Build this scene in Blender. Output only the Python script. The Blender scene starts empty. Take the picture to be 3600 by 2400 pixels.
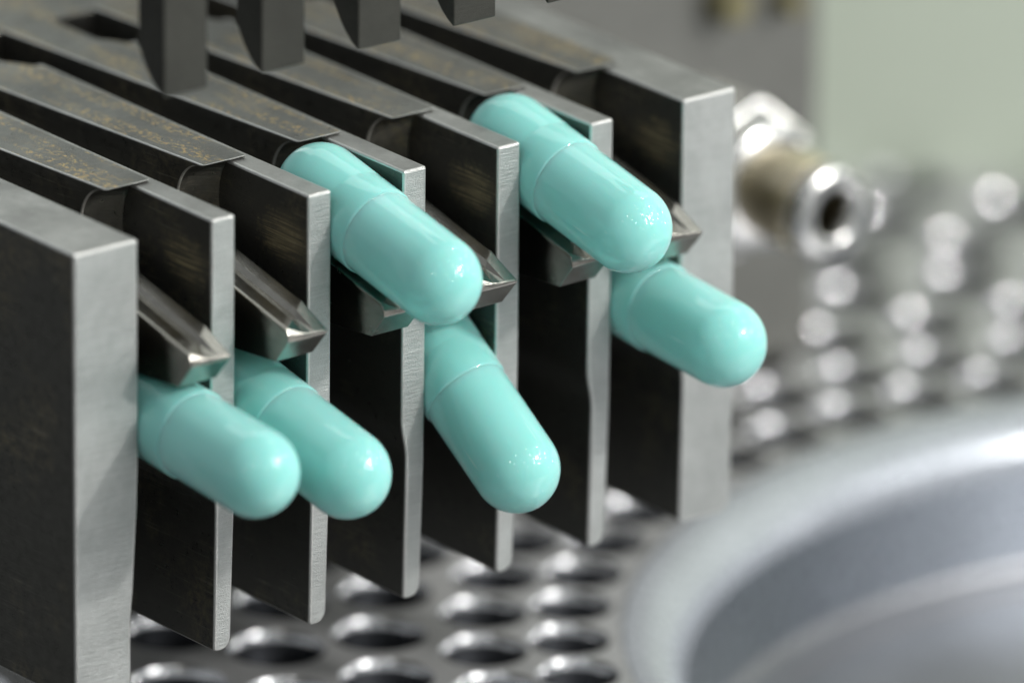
import bpy, bmesh, math, random
from mathutils import Vector, Matrix
from mathutils.geometry import delaunay_2d_cdt

# one Blender unit is one centimetre
S = bpy.context.scene
S.unit_settings.system = 'METRIC'
S.unit_settings.scale_length = 0.01
random.seed(7)
PI = math.pi

# ------------------------------------------------------------------ camera
cd = bpy.data.cameras.new('camera')
cam = bpy.data.objects.new('camera', cd)
S.collection.objects.link(cam)
cr = Vector((0.7834, -0.6214, 0.0084)); cu = Vector((0.2086, 0.2759, 0.9383)); cdir = Vector((-0.5854, -0.7334, 0.3456))
cdir.normalize(); cu = (cu - cdir * cu.dot(cdir)).normalized(); cr = cu.cross(cdir)
m = Matrix((cr, cu, cdir)).transposed().to_4x4()
m.translation = Vector((-54.761, -73.834, 33.03))
cam.matrix_world = m
cd.sensor_fit = 'HORIZONTAL'; cd.sensor_width = 36.0; cd.lens = 420.11
cd.clip_start = 1.0; cd.clip_end = 600.0
cd.dof.use_dof = True; cd.dof.focus_distance = 99.6; cd.dof.aperture_fstop = 0.142
S.camera = cam

# ------------------------------------------------------------------ world, lamps, exposure
w = bpy.data.worlds.new('World'); S.world = w; w.use_nodes = True
bgn = w.node_tree.nodes['Background']
bgn.inputs['Color'].default_value = (0.92, 0.97, 1.0, 1); bgn.inputs['Strength'].default_value = 0.36
S.view_settings.view_transform = 'Standard'; S.view_settings.look = 'None'
S.view_settings.exposure = 0.0; S.view_settings.gamma = 1.0
S.view_settings.use_curve_mapping = False
S.cycles.use_denoising = True
S.cycles.denoiser = 'OPENIMAGEDENOISE'
S.cycles.sample_clamp_indirect = 6.0
S.cycles.max_bounces = 7
S.cycles.caustics_reflective = True

def lamp(name, d, dist, size, watt, col=(1, 1, 1), target=Vector((4.0, -0.4, -1.2)), shape='DISK', size_y=None):
    L = bpy.data.lights.new(name, 'AREA'); L.shape = shape; L.size = size
    if size_y: L.size_y = size_y
    L.energy = watt; L.color = col
    o = bpy.data.objects.new(name, L); S.collection.objects.link(o)
    d = Vector(d).normalized()
    o.location = target + d * dist
    o.rotation_euler = d.to_track_quat('Z', 'Y').to_euler()
    return o
# the ring of small LEDs of the machine lamp, front right and above
LED = [(.34,-.71,.62),(.47,-.66,.58),(.61,-.55,.58),(.57,-.62,.54),(.21,-.81,.55),(.22,-.84,.49),
       (.56,-.72,.42),(.20,-.89,.41),(.39,-.85,.36),(.46,-.83,.32),(.14,-.68,.72),(.61,-.35,.71)]
for d in LED: lamp('led_lamp', d, 46, 3.0, 560, (1.0, 0.985, 0.95))
lamp('key_lamp', (.42, -.74, .53), 46, 3.4, 10500, (1.0, 0.985, 0.95))
# single spots further round the machine
SPOT = [(.10,-.44,.89),(-.47,-.45,.76),(-.37,-.67,.64),(-.27,-.81,.52),(-.16,-.93,.34),(.82,-.41,.40),(.97,-.10,.22),(.76,-.55,.33),
        (.55,-.01,.83),(-.74,-.41,.54),(-.65,-.59,.48),(-.03,-.98,.21),(.97,-.26,.02)]
for d in SPOT: lamp('spot_lamp', d, 50, 2.6, 480 if d[0] > 0 else 230, (1.0, 0.98, 0.94))
# wide soft fill panel added in front, to the right and above
lamp('soft_fill_lamp', (0.46, -0.66, 0.58), 85, 95, 13000, (0.97, 1.0, 1.0), shape='RECTANGLE', size_y=70)
# window light from the right and behind
lamp('window_lamp', (0.58, 0.58, 0.58), 80, 90, 38000, (0.95, 1.0, 0.97), target=Vector((4, 2, -1)), shape='RECTANGLE', size_y=90)

# ------------------------------------------------------------------ helpers
def link(o, parent=None):
    S.collection.objects.link(o)
    if parent is not None: o.parent = parent
    return o
def mesh_obj(name, verts, faces, mat, parent=None, smooth=False, loc=None):
    me = bpy.data.meshes.new(name); me.from_pydata([tuple(v) for v in verts], [], faces); me.update()
    bm = bmesh.new(); bm.from_mesh(me); bmesh.ops.recalc_face_normals(bm, faces=bm.faces); bm.to_mesh(me); bm.free()
    me.materials.append(mat)
    if smooth:
        for p in me.polygons: p.use_smooth = True
    o = bpy.data.objects.new(name, me); link(o, parent)
    if loc: o.location = loc
    return o
def bevel(o, wdt=0.02, seg=2, ang=35, edge=None):
    b = o.modifiers.new('bevel', 'BEVEL'); b.width = wdt; b.segments = seg; b.limit_method = 'ANGLE'; b.angle_limit = math.radians(ang)
    b.harden_normals = False
    if edge is not None:
        o.data.materials.append(edge); b.material = len(o.data.materials) - 1
    return o
def side_faces(o, mat, test):
    o.data.materials.append(mat)
    for p in o.data.polygons:
        if test(p): p.material_index = 1
def empty(name, loc, label, cat, group=None):
    o = bpy.data.objects.new(name, None); o.empty_display_size = 0.2; link(o); o.location = loc
    o['label'] = label; o['category'] = cat
    if group: o['group'] = group
    return o
def prism(prof, axis, a, b):
    """extrude a closed 2D profile along an axis ('x','y','z')"""
    n = len(prof); V = []
    for t in (a, b):
        for (p, q) in prof:
            V.append({'x': (t, p, q), 'y': (p, t, q), 'z': (p, q, t)}[axis])
    F = [tuple(range(n)), tuple(range(2 * n - 1, n - 1, -1))]
    F += [(i, (i + 1) % n, n + (i + 1) % n, n + i) for i in range(n)]
    return V, F
def lathe(prof, seg=48, axis='z', a0=0, a1=2 * PI, closed=False):
    V = []; F = []; full = abs(a1 - a0 - 2 * PI) < 1e-6
    n = len(prof); cols = seg if full else seg + 1
    for i in range(cols):
        a = a0 + (a1 - a0) * i / seg; c, s = math.cos(a), math.sin(a)
        for (r, h) in prof:
            V.append({'z': (r * c, r * s, h), 'y': (r * c, h, r * s)}[axis])
    for i in range(seg):
        j = (i + 1) % cols
        for k in range(n - 1 if not closed else n):
            k2 = (k + 1) % n
            F.append((i * n + k, j * n + k, j * n + k2, i * n + k2))
    return V, F
def box(x0, x1, y0, y1, z0, z1):
    return prism([(x0, y0), (x1, y0), (x1, y1), (x0, y1)], 'z', z0, z1)

# ------------------------------------------------------------------ materials
class NT:
    def __init__(s, name):
        s.m = bpy.data.materials.new(name); s.m.use_nodes = True; s.t = s.m.node_tree
        s.b = s.t.nodes['Principled BSDF']
    def n(s, kind, **kw):
        nd = s.t.nodes.new(kind)
        for k, v in kw.items(): setattr(nd, k, v)
        return nd
    def l(s, a, b): s.t.links.new(a, b)
    def noise(s, co, scale, detail=3, rough=0.6, map_scale=None, rot=None):
        src = co
        if map_scale or rot:
            mp = s.n('ShaderNodeMapping'); s.l(co, mp.inputs['Vector'])
            if map_scale: mp.inputs['Scale'].default_value = map_scale
            if rot: mp.inputs['Rotation'].default_value = rot
            src = mp.outputs['Vector']
        t = s.n('ShaderNodeTexNoise'); s.l(src, t.inputs['Vector'])
        t.inputs['Scale'].default_value = scale; t.inputs['Detail'].default_value = detail; t.inputs['Roughness'].default_value = rough
        return t.outputs['Fac']
    def ramp(s, fac, stops):
        r = s.n('ShaderNodeValToRGB'); s.l(fac, r.inputs['Fac'])
        e = r.color_ramp.elements
        while len(e) < len(stops): e.new(0.5)
        for el, (p, c) in zip(e, stops):
            el.position = p; el.color = (*c, 1) if len(c) == 3 else c
        return r.outputs['Color']
    def mix(s, fac, a, b, blend='MIX'):
        mx = s.n('ShaderNodeMix', data_type='RGBA', blend_type=blend)
        for sock, v in ((mx.inputs['Factor'], fac), (mx.inputs['A'], a), (mx.inputs['B'], b)):
            if hasattr(v, 'links') or hasattr(v, 'is_linked'): s.l(v, sock)
            elif isinstance(v, (int, float)): sock.default_value = v
            else: sock.default_value = (*v, 1)
        return mx.outputs['Result']
    def math(s, op, a, b=None, c=None):
        nd = s.n('ShaderNodeMath', operation=op)
        for i, v in enumerate((a, b, c)):
            if v is None: continue
            if isinstance(v, (int, float)): nd.inputs[i].default_value = v
            else: s.l(v, nd.inputs[i])
        return nd.outputs[0]
    def maprange(s, v, a, b, c, d):
        nd = s.n('ShaderNodeMapRange'); s.l(v, nd.inputs['Value'])
        for k, x in zip(('From Min', 'From Max', 'To Min', 'To Max'), (a, b, c, d)): nd.inputs[k].default_value = x
        return nd.outputs['Result']
    def bump(s, h, strength, dist, prev=None):
        b = s.n('ShaderNodeBump'); s.l(h, b.inputs['Height']); b.inputs['Strength'].default_value = strength; b.inputs['Distance'].default_value = dist
        if prev is not None: s.l(prev, b.inputs['Normal'])
        return b.outputs['Normal']

def steel(name, base, rough=0.4, metal=0.85, streak=0.5, grain=0.5, blotch=0.25, speckle=0.0, streak_scale=(5, 5, 75), tint=(0.55, 0.42, 0.20)):
    t = NT(name); b = t.b
    co = t.n('ShaderNodeTexCoord').outputs['Object']
    ge = t.n('ShaderNodeNewGeometry'); sx = t.n('ShaderNodeSeparateXYZ'); t.l(ge.outputs['True Normal'], sx.inputs[0])
    top = t.math('ABSOLUTE', sx.outputs['Z'])
    st = t.noise(co, 1.0, 4, 0.65, streak_scale, (0.06, -0.05, 0))
    st2 = t.noise(co, 1.0, 2, 0.5, (streak_scale[0] * .35, streak_scale[1] * .35, streak_scale[2] * 1.9), (-0.09, 0.08, 0))
    gr = t.noise(co, 70, 3, 0.7)
    bl = t.noise(co, 1.6, 5, 0.62)
    bl2 = t.noise(co, 6.5, 4, 0.6)
    # streaks on upright faces, grain on flat ones
    h = t.n('ShaderNodeMix', data_type='FLOAT'); t.l(top, h.inputs['Factor']); t.l(st, h.inputs['A']); t.l(gr, h.inputs['B'])
    hh = t.math('ADD', h.outputs['Result'], t.math('MULTIPLY', gr, grain))
    col = t.mix(t.maprange(bl, .3, .7, 0, 1), tuple(c * (1 - blotch) for c in base), tuple(c * (1 + blotch) for c in base))
    col = t.mix(t.maprange(bl2, .35, .75, 0, blotch * 1.3), col, tuple(c * .55 for c in base))
    col = t.mix(t.maprange(st2, .56, .72, 0, streak * .35), col, tuple(min(1, c * 1.7) for c in base))
    if speckle:
        sp = t.noise(co, 26, 3, 0.7, (1, .55, 1)); sp2 = t.noise(co, 52, 2, .6)
        msk = t.math('MULTIPLY', t.maprange(sp, .50, .58, 0, 1), t.maprange(t.noise(co, 1.0, 2, .5, (5.5, .8, 1), (0, 0, .07)), .46, .58, 0, speckle))
        hue = t.ramp(sp2, [(.36, (.16, .20, .22)), (.5, tint), (.64, (.72, .44, .24))])
        col = t.mix(msk, col, hue)
    t.l(col, b.inputs['Base Color'])
    b.inputs['Metallic'].default_value = metal
    t.l(t.maprange(t.math('ADD', bl2, t.math('MULTIPLY', st, .5)), .4, 1.1, max(.08, rough - .12), rough + .14), b.inputs['Roughness'])
    t.l(t.bump(hh, streak, 0.010), b.inputs['Normal'])
    return t.m

def side_steel(name, glint_amt=1.0, lift=1.0):
    t = NT(name); b = t.b
    co = t.n('ShaderNodeTexCoord').outputs['Object']
    st = t.noise(co, 1.0, 3, .6, (4, 1.1, 70), (.07, 0, 0)); st2 = t.noise(co, 1.0, 2, .5, (5, 1.6, 55), (-.16, 0, 0))
    pa = t.noise(co, 1.25, 4, .6); fi = t.noise(co, 12, 5, .75); gr = t.noise(co, 60, 2, .6)
    pm = t.maprange(pa, .50, .66, 0, 1)
    dirt = t.math('MULTIPLY', pm, t.maprange(fi, .42, .68, 0, 1))
    col = t.mix(t.maprange(fi, .3, .7, 0, 1), tuple(lift * c for c in (.094, .093, .083)), tuple(lift * c for c in (.120, .118, .106)))
    col = t.mix(t.math('MULTIPLY', dirt, .42), col, (.40, .33, .19))
    # reflected bronze glint painted into the colour near the fin's upper front
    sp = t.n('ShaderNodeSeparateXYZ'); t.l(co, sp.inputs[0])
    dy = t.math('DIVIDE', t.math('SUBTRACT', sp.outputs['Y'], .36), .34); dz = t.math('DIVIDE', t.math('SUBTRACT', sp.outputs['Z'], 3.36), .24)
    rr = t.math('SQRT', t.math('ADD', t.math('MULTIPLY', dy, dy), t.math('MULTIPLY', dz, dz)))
    glint = t.math('MULTIPLY', t.maprange(t.math('ADD', rr, t.math('MULTIPLY', t.math('SUBTRACT', fi, .5), 1.6)), .35, 1.05, 1, 0), t.maprange(st2, .44, .60, .15, 1))
    col = t.mix(t.math('MULTIPLY', glint, glint_amt), col, (.52, .44, .27))
    scr = t.math('MULTIPLY', t.maprange(st2, .62, .68, 0, .3), t.maprange(pa, .46, .60, .0, 1))
    col = t.mix(scr, col, (.45, .43, .36))
    t.l(col, b.inputs['Base Color'])
    b.inputs['Metallic'].default_value = .78
    t.l(t.maprange(fi, .3, .7, .24, .46), b.inputs['Roughness'])
    t.l(t.bump(t.math('ADD', st, t.math('MULTIPLY', gr, .5)), .35, .010), b.inputs['Normal'])
    return t.m
def plain(name, col, rough=.5, metal=0.0, blotch=.1, scale=1.0):
    t = NT(name)
    co = t.n('ShaderNodeTexCoord').outputs['Object']
    c = t.mix(t.maprange(t.noise(co, scale, 4, .55), .3, .7, 0, 1), tuple(x * (1 - blotch) for x in col), tuple(min(1, x * (1 + blotch)) for x in col))
    t.l(c, t.b.inputs['Base Color']); t.b.inputs['Roughness'].default_value = rough; t.b.inputs['Metallic'].default_value = metal
    return t.m
M = {}
M['steel'] = steel('ground_steel', (.47, .485, .475), .46, .78, .8, 1.1, .16)
M['side'] = side_steel('worn_dark_glint_steel')
M['outer'] = side_steel('outer_dark_steel', 0.0, 1.3)
M['edge'] = steel('worn_edge_steel', (.62, .62, .60), .36, .85, .4, 1.2, .12)
M['top'] = steel('worn_top_steel', (.40, .40, .385), .44, .82, .6, 1.3, .28)
M['rail'] = steel('speckled_steel', (.235, .235, .22), .33, .90, .7, 1.0, .22, speckle=.8, tint=(.80, .60, .24))
M['finger'] = steel('polished_steel', (.38, .365, .33), .18, 1.0, .14, .8, .20, streak_scale=(7, 7, 40))
M['prong'] = steel('dark_steel', (.052, .052, .044), .44, .55, .5, .8, .22)
M['disc'] = steel('disc_steel', (.62, .62, .625), .46, .62, .12, .3, .10, streak_scale=(3, 3, 3))
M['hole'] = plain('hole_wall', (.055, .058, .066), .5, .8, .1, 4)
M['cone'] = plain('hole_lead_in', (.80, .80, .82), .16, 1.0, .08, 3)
M['hubdark'] = plain('hub_floor', (.30, .30, .315), .42, .85, .1, 1)
M['hub'] = steel('hub_steel', (.52, .55, .60), .26, .45, .08, .3, .06, streak_scale=(2, 2, 30))
M['hubwall'] = steel('hub_wall_steel', (.40, .44, .49), .28, .95, .08, .3, .06, streak_scale=(2, 2, 30))
M['post'] = steel('post_paint', (.20, .20, .185), .50, .35, .05, .2, .10)

def capsule_mat(name, base, deep):
    t = NT(name); b = t.b
    co = t.n('ShaderNodeTexCoord').outputs['Object']
    bl = t.noise(co, 2.2, 3, .5)
    col = t.mix(t.maprange(bl, .35, .65, 0, 1), base, deep)
    sc = t.noise(co, 1.0, 2, .5, (26, 1.6, 26))
    col = t.mix(t.maprange(sc, .70, .76, 0, .35), col, (.75, .95, .92))
    oi = t.n('ShaderNodeObjectInfo')
    col = t.mix(t.maprange(oi.outputs['Random'], 0, 1, 0, .10), col, (.40, .86, .80))
    t.l(col, b.inputs['Base Color'])
    b.inputs['Roughness'].default_value = .35
    b.inputs['Specular IOR Level'].default_value = 0.0
    b.inputs['IOR'].default_value = 1.5
    b.inputs['Subsurface Weight'].default_value = .6
    b.inputs['Subsurface Radius'].default_value = (.22, 1.0, .82)
    b.inputs['Subsurface Scale'].default_value = .15
    b.inputs['Coat Weight'].default_value = 1.0; b.inputs['Coat Roughness'].default_value = .045
    return t.m
M['cap'] = capsule_mat('gelatin_cap', (.300, .740, .690), (.282, .715, .660))
M['body'] = capsule_mat('gelatin_body', (.340, .775, .730), (.322, .755, .706))

M['brass'] = plain('brass', (.78, .69, .50), .30, 1.0, .12, 3)
M['khaki'] = plain('dull_brass', (.26, .235, .13), .45, .5, .12, 3)
M['chrome'] = plain('chrome', (.72, .72, .70), .16, 1.0, .05, 3)
M['bore'] = plain('tube_bore', (.05, .04, .02), .5, .3)
M['panel'] = plain('guard_panel', (.57, .63, .53), .45, 0, .10, .12)
M['bed'] = plain('machine_bed', (.10, .10, .10), .5, .4)

# ------------------------------------------------------------------ setting
bed = mesh_obj('machine_bed', *box(-60, 70, -60, 80, -9.0, -8.0), M['bed']); bed['kind'] = 'structure'
a = Vector((15.72, 9.66, 0)); b_ = Vector((17.28, 8.48, 0)); u_ = (b_ - a).normalized(); n_ = Vector((-u_.y, u_.x, 0))
if n_.dot(Vector((.6, .8, 0))) < 0: n_ = -n_
p0 = a - u_ * 9; p1 = a + u_ * 22
V, F = prism([(p0.x, p0.y), (p1.x, p1.y), (p1.x + n_.x * .5, p1.y + n_.y * .5), (p0.x + n_.x * .5, p0.y + n_.y * .5)], 'z', -8.0, 14)
gp = mesh_obj('guard_panel', V, F, M['panel'])
gp['label'] = 'pale grey-green guard panel upright behind the drilled disc'; gp['category'] = 'panel'

# grey post behind the block
po = bevel(mesh_obj('machine_post', *box(6.9, 12.46, 5.87, 9.4, -5.39, 2.6), M['post']), .06)
po['label'] = 'dark grey upright machine post behind the right end of the slotted block'; po['category'] = 'post'

# ------------------------------------------------------------------ drilled disc and hub ring
HC = Vector((11.65, -2.60)); ZD = -5.4
STEP = math.radians(360 / 54)
ROWS = [(6.95, 143.6, .355), (7.70, 145.4, .375), (8.60, 142.6, .40), (9.50, 144.6, .415), (10.42, 142.4, .425), (11.35, 145.0, .43), (12.30, 142.0, .43)]
holes = []
for r, ph, hr in ROWS:
    for i in range(-14, 8):
        an = math.radians(ph) + i * STEP
        if math.radians(48) < an < math.radians(182): holes.append((HC.x + r * math.cos(an), HC.y + r * math.sin(an), hr))
NS = 28; RIN, ROUT = 6.50, 13.05
pts = []; edges = []; loops = []
def add_loop(P):
    s = len(pts); pts.extend(P); n = len(P)
    edges.extend([(s + i, s + (i + 1) % n) for i in range(n)])
NR = 120
add_loop([Vector((HC.x + ROUT * math.cos(2 * PI * i / NR), HC.y + ROUT * math.sin(2 * PI * i / NR))) for i in range(NR)])
add_loop([Vector((HC.x + RIN * math.cos(2 * PI * i / NR), HC.y + RIN * math.sin(2 * PI * i / NR))) for i in range(NR)])
CH = .012
for (x, y, r) in holes:
    add_loop([Vector((x + (r + CH) * math.cos(2 * PI * i / NS), y + (r + CH) * math.sin(2 * PI * i / NS))) for i in range(NS)])
ov, oe, of, *_ = delaunay_2d_cdt(pts, edges, [], 0, 1e-6)
V = [(v.x, v.y, ZD) for v in ov]; F = []
def inside_hole(cx, cy):
    for (x, y, r) in holes:
        if (cx - x) ** 2 + (cy - y) ** 2 < (r + CH) ** 2 * .985: return True
    d = math.hypot(cx - HC.x, cy - HC.y)
    return d < RIN * .999 or d > ROUT
for f in of:
    c = [sum(ov[i][k] for i in f) / len(f) for k in (0, 1)]
    if not inside_hole(*c): F.append(tuple(f))
disc_root = empty('drilled_disc', (HC.x, HC.y, ZD), 'big grey steel disc drilled with curved rows of round holes under the block', 'disc')
def rel(V, root): return [(v[0] - root.location.x, v[1] - root.location.y, v[2] - root.location.z) for v in V]
mesh_obj('top_plate', rel(V, disc_root), F, M['disc'], disc_root)
Vr, Fr = lathe([(RIN, -.02), (RIN, -1.6), (ROUT, -1.6), (ROUT, 0.0)], 120)
mesh_obj('rim', Vr, Fr, M['disc'], disc_root, smooth=False)
Vs = []; Fs = []
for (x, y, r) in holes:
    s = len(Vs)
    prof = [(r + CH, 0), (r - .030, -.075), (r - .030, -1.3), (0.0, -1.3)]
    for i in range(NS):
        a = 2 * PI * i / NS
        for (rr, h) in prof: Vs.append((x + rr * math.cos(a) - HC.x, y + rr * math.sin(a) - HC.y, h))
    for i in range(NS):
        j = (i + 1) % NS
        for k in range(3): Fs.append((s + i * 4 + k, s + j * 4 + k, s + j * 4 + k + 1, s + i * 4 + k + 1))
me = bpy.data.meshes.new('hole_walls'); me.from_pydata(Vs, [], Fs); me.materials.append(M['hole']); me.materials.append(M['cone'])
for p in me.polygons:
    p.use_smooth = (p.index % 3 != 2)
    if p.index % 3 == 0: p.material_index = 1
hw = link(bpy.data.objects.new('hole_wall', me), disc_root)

hub = empty('hub_ring', (HC.x, HC.y, ZD), 'large shiny steel ring set into the drilled disc at lower right', 'ring')
prof = [(6.495, -.6), (6.495, -.012), (6.46, -.015), (6.30, -.035), (6.15, -.10), (6.04, -.18), (5.97, -.27), (5.93, -.37), (5.92, -.48)]
mesh_obj('lip', *lathe(prof, 160), M['hub'], hub, smooth=True)
prof = [(5.92, -.48), (5.92, -1.38)]
mesh_obj('inner_wall', *lathe(prof, 160), M['hubwall'], hub, smooth=True)
prof = [(5.92, -1.38), (5.90, -1.43), (5.86, -1.46), (5.78, -1.47), (5.62, -1.47)]
mesh_obj('foot_fillet', *lathe(prof, 160), M['hubdark'], hub, smooth=True)
mesh_obj('floor_plate', *lathe([(5.62, -1.47), (5.60, -1.52), (0.0, -1.60)], 120), M['hubdark'], hub, smooth=False)

# ------------------------------------------------------------------ hose nozzle on the post
nz = Vector((9.766, 2.439, -2.524))
noz = empty('hose_nozzle', nz, 'blurred brass and chrome hose nozzle with open bore beside the right end plate', 'nozzle')
def ylathe(name, prof, mat, seg=40, smooth=True, sm_ang=True):
    o = mesh_obj(name, *lathe(prof, seg, 'y'), mat, noz, smooth=smooth)
    return o
ylathe('flange', [(.22, .30), (.22, .02), (.25, -.02), (.32, -.03), (.41, .0), (.44, .04), (.445, .12), (.43, .18), (.41, .20), (.38, .24)], M['chrome'])
ylathe('bore', [(.0, .9), (.22, .9), (.22, .3)], M['bore'])
ylathe('sleeve', [(.38, .24), (.425, .28), (.43, .80), (.40, .86)], M['brass'])
ylathe('collar', [(.40, .86), (.56, .88), (.60, .94), (.60, 1.10), (.56, 1.16), (.30, 1.18)], M['chrome'])
hexp = [(.76 * math.cos(PI / 3 * i + .35), .76 * math.sin(PI / 3 * i + .35)) for i in range(6)]
bevel(mesh_obj('hex_nut', *prism(hexp, 'y', 1.18, 1.95), M['chrome'], noz), .04)
ylathe('pipe', [(.34, 1.95), (.34, 3.44)], M['chrome'])
for (x, z, s, lab) in ((11.22, -1.72, .19, 'left'), (11.92, -1.85, .12, 'right')):
    kb = mesh_obj('brass_knob', *lathe([(0, -.32), (s * .8, -.32), (s, -.22), (s, -.06), (s * .55, -.02), (s * .55, .02)], 32, 'y'), M['khaki'], smooth=False, loc=(x, 5.86, z))
    kb['label'] = ('larger' if s > .15 else 'smaller') + ' blurred dull brass knob on the grey post at the top edge'; kb['category'] = 'knob'; kb['group'] = 'brass knobs on the post'

# ------------------------------------------------------------------ slotted block
T = .247
blk = empty('slotted_block', (3.0, 0, -3.82), 'steel magazine block with seven upright fins and long slots on top', 'machine block')
def br(V): return rel(V, blk)
def scurve(z0, x0, z1, x1, n=6):
    return [(x0 + (x1 - x0) * (3 * t * t - 2 * t ** 3), z0 + (z1 - z0) * t) for t in [i / n for i in range(n + 1)]]
def fin_profile(k):
    L = [(.006, 0.0)] + scurve(-2.22, .0, -2.56, .050) + [(.030, -3.80)]
    bot = [(.045, -3.825)]
    R = [(.205 - .10 + .0, -3.825)] + [(.205 - .10 * (1 - math.sin(a)), -3.825 + .10 * (1 - math.cos(a))) for a in (PI / 2 * .33, PI / 2 * .66, PI / 2)]
    R += [(.240, -2.6), (.247, -1.9), (T, 0.0)]
    return [(k + x, z) for (x, z) in L + bot + R]
def make_fin(name, prof, y1, side='side'):
    o = mesh_obj(name, br(prism(prof, 'y', 0.0, y1)[0]), prism(prof, 'y', 0.0, y1)[1], M['steel'], blk)
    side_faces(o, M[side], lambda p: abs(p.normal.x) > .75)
    o.data.materials.append(M['top'])
    for p in o.data.polygons:
        if p.normal.z > .8: p.material_index = 2
    return bevel(o, .022, 3, 40, M['edge'])
make_fin('end_plate', [(-.40, 0), (-.40, -3.95), (.08, -3.95), (.145, -3.92), (.170, -3.86), (.168, -3.34), (.195, -3.05), (.235, -2.35), (T + .004, -1.85), (T, 0)], 4.95, 'outer')
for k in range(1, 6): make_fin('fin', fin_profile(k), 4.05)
P6 = [(6.006, 0.0)] + [(6 + x, z) for (x, z) in scurve(-2.22, .0, -2.56, .045)] + [(6.03, -3.80), (6.05, -3.84), (6.50, -3.84), (6.56, -3.81), (6.59, -3.75), (6.60, -2.5), (6.582, 0)]
make_fin('end_plate', P6, 4.95)

def rail(k):
    """raised rail over fin k: overhangs the slot on its left, its front end scooped out"""
    xr = k + .165 if k < 6 else k + .165
    NX, NZ = 9, 12
    zt, zb = .030, -.50
    V = []; F = []
    def xl(y): return k - .283 - .070 * (y - 1.05)
    x0 = xl(1.05); xs = [x0 + (xr - x0) * i / (NX - 1) for i in range(NX)]
    def A(x):
        u = min(1, max(0, (x - x0) / (k - x0)))
        return .37 + (.165 - .37) * u ** 1.3
    for j in range(NZ + 1):
        dz = (zt - zb) * (j / NZ) ** 1.5
        s = min(1, max(0, dz - .012) / .38); g = math.sqrt(max(0, 1 - (1 - s) ** 2))
        for x in xs: V.append((x, 1.05 + A(x) * g, zt - dz))
    W = NX
    for j in range(NZ):
        for i in range(NX - 1): F.append((j * W + i, j * W + i + 1, (j + 1) * W + i + 1, (j + 1) * W + i))
    # sides back to the rear
    ys = [1.6, 2.4, 3.2, 3.85, 4.10, 4.22, 4.98]
    def xrr(y): return xr if y < 4.0 else (xr - .205 * min(1, (y - 3.95) / .26))
    prevL = [j * W for j in range(NZ + 1)]; prevR = [j * W + NX - 1 for j in range(NZ + 1)]
    prevT = list(range(NX)); 
    for y in ys:
        b0 = len(V)
        for j in range(NZ + 1): V.append((xl(y), y, V[prevL[j]][2]))
        c0 = len(V)
        for j in range(NZ + 1): V.append((xrr(y), y, V[prevR[j]][2]))
        Lc = list(range(b0, b0 + NZ + 1)); Rc = list(range(c0, c0 + NZ + 1))
        for j in range(NZ):
            F.append((prevL[j], prevL[j + 1], Lc[j + 1], Lc[j])); F.append((prevR[j], Rc[j], Rc[j + 1], prevR[j + 1]))
        F.append(tuple(prevT + [Rc[0], Lc[0]]))
        if y == ys[0]: F.append(tuple(list(range(NZ * W, NZ * W + NX)) + [Rc[-1], Lc[-1]]))
        else: F.append((prevL[-1], prevR[-1], Rc[-1], Lc[-1]))
        prevL, prevR, prevT = Lc, Rc, [Lc[0], Rc[0]]
    F.append(tuple(prevL + prevR[::-1]))
    o = mesh_obj('rail', br(V), F, M['rail'], blk)
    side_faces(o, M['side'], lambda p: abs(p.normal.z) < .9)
    bevel(o, .020, 2, 50, M['edge'])
for k in range(1, 7): rail(k)
# solid rear part and the land at the right edge
o = bevel(mesh_obj('rear_block', br(box(-.42, 6.66, 4.90, 9.5, -3.83, .0303)[0]), box(0, 1, 0, 1, 0, 1)[1], M['rail'], blk), .03)
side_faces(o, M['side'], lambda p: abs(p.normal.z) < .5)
# left land of the top beside slot one is the end plate; filler web deep inside the slots
bevel(mesh_obj('cross_web', br(box(.2, 6.1, 4.5, 4.88, -3.7, -1.8)[0]), box(0, 1, 0, 1, 0, 1)[1], M['steel'], blk), .02)

# ------------------------------------------------------------------ pusher comb: one sloping finger in every slot
XC = lambda k: k - 1 + T + .3805
comb = empty('finger_comb', (3.1, 4.2, -1.1), 'comb of polished sloping steel fingers poking forward through the slots', 'pusher comb')
def finger(k):
    xc = XC(k)
    cols = [(-.2075, -.014), (-.190, 0), (-.05, -.012), (.035, -.050), (.085, -.014), (.195, 0), (.2125, -.014)]
    yz = [(4.25, -.20), (2.0, -.31), (.74, -.632)]
    V = []; F = []; W = len(cols)
    for (y, z) in yz:
        for (x, d) in cols: V.append((xc + x, y, z + d))
    for (x, d) in cols:                                                       # slanted start of the end chamfer
        q = (.2125 - x) / .42; y = -.13 - .335 * q
        V.append((xc + x, y, -.632 - .2335 * (.74 - y) + d))
    for (x, d) in cols:                                                       # end of chamfer
        q = (.2125 - x) / .42
        V.append((xc + x * .99, -.482, -.960 - .035 * (1 - q) + d * .1))
    for (x, d) in cols: V.append((xc + x * .98, -.488, -1.018))                # narrow land
    for (x, d) in cols: V.append((xc + x * .93, -.300, -1.245))                # undercut nose
    for (x, d) in cols: V.append((xc + x, 4.25, -1.62))
    rows = len(yz) + 5
    for r in range(rows - 1):
        for i in range(W - 1): F.append((r * W + i, r * W + i + 1, (r + 1) * W + i + 1, (r + 1) * W + i))
    F.append(tuple(r * W for r in range(rows))); F.append(tuple(r * W + W - 1 for r in range(rows - 1, -1, -1)))
    F.append(tuple([i for i in range(W)] + [(rows - 1) * W + i for i in range(W - 1, -1, -1)]))
    o = mesh_obj('finger', rel(V, comb), F, M['finger'], comb)
    bevel(o, .006, 1, 40)
for k in range(1, 7): finger(k)
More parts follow.
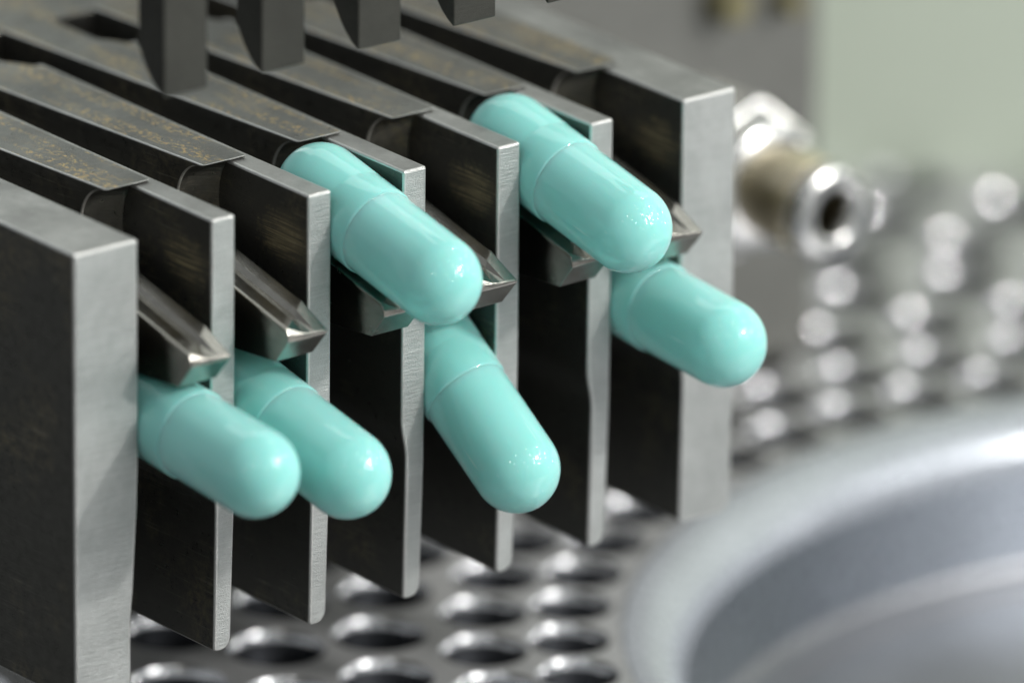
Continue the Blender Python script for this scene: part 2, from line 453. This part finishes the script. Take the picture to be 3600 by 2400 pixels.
mesh_obj('cross_bar', rel(box(.3, 5.95, 4.12, 4.45, -1.60, -.62)[0], comb), box(0, 1, 0, 1, 0, 1)[1], M['finger'], comb)

# ------------------------------------------------------------------ plunger comb: dark prongs hanging over the slots
plg = empty('plunger_comb', (3.1, 0.02, 3.2), 'row of dark square prongs hanging down over the slots at the top edge', 'plunger comb')
def prong(k):
    xc = XC(k)
    prof = [(-.15, 3.3), (-.15, 1.230), (-.135, 1.227)]
    for t in (.2, .4, .6, .8, 1.0):
        a = t * PI / 2
        prof.append((-.135 + .335 * (math.sin(a) * .35 + t * .65), 1.230 + .36 * ((1 - math.cos(a)) * .55 + t * .45)))
    prof += [(.205, 3.3)]
    V, F = prism(prof, 'x', xc - .222, xc + .222)
    o = mesh_obj('prong', rel(V, plg), F, M['prong'], plg); bevel(o, .018, 2, 50)
for k in range(1, 7): prong(k)
mesh_obj('cross_bar', rel(box(.1, 6.1, -.15, .205, 3.301, 3.9)[0], plg), box(0, 1, 0, 1, 0, 1)[1], M['prong'], plg)

# ------------------------------------------------------------------ capsules
RB, RC = .381, .394
def capsule_meshes():
    n = 14
    body = [(RB * math.sin(PI / 2 * i / n), RB * math.cos(PI / 2 * i / n)) for i in range(n + 1)] + [(RB, -.42), (RB, -.81), (RB * .97, -1.05), (.0, -1.10)]
    L = -.83                        # cap edge
    cap = [(RB - .004, L + .012), (RB + .003, L + .010), (RC - .003, L + .0), (RC, L - .012), (RC, L - .10)]
    # shallow locking ring
    cap += [(RC, L - .30), (RC - .004, L - .325), (RC - .004, L - .345), (RC, L - .37), (RC, L - .78)]
    cap += [(RC * math.cos(PI / 2 * i / n), L - .78 - RC * math.sin(PI / 2 * i / n)) for i in range(1, n + 1)]
    out = []
    for nm, prof, mat in (('body', body, M['body']), ('cap', cap, M['cap'])):
        V, F = lathe(prof, 72, 'z')
        # local: lathe axis z -> front is +z ; turn to -y
        V = [(x, -z, y) for (x, y, z) in V]
        me = bpy.data.meshes.new(nm); me.from_pydata(V, [], F)
        bm = bmesh.new(); bm.from_mesh(me); bmesh.ops.remove_doubles(bm, verts=bm.verts, dist=1e-5); bmesh.ops.recalc_face_normals(bm, faces=bm.faces); bm.to_mesh(me); bm.free()
        me.materials.append(mat)
        for p in me.polygons: p.use_smooth = True
        out.append((nm, me))
    return out
CM = capsule_meshes()
CAPS = [
 (1, (0.6275, -1.084, -1.794), 4.8, 'teal capsule lowest at left, against the wide left end plate'),
 (2, (1.6275, -1.021, -2.055), 11.5, 'teal capsule just right of the lower left one, half hidden by it'),
 (3, (2.6275, -0.947, -0.596), 12.4, 'upper teal capsule lying over a finger, the left of the two upper ones'),
 (4, (3.6275, -0.754, -2.550), 33.8, 'steepest teal capsule, pointing down at the middle under the upper left one'),
 (5, (4.6275, -0.971, -0.570), 12.3, 'topmost teal capsule in the fifth slot, right of the two upper ones'),
 (6, (5.6275, -1.030, -1.794), 4.5, 'rightmost teal capsule, jutting out in front of the right end plate'),
]
for k, loc, tilt, lab in CAPS:
    e = empty('capsule', loc, lab, 'capsule', 'teal capsules sliding out of the slots')
    e.rotation_euler = (math.radians(tilt), 0, 0)
    e.scale = (.965, 1, 1)
    for nm, me in CM:
        o = bpy.data.objects.new(nm, me); link(o, e)
        o.rotation_euler = (0, random.uniform(0, 6.28), 0)
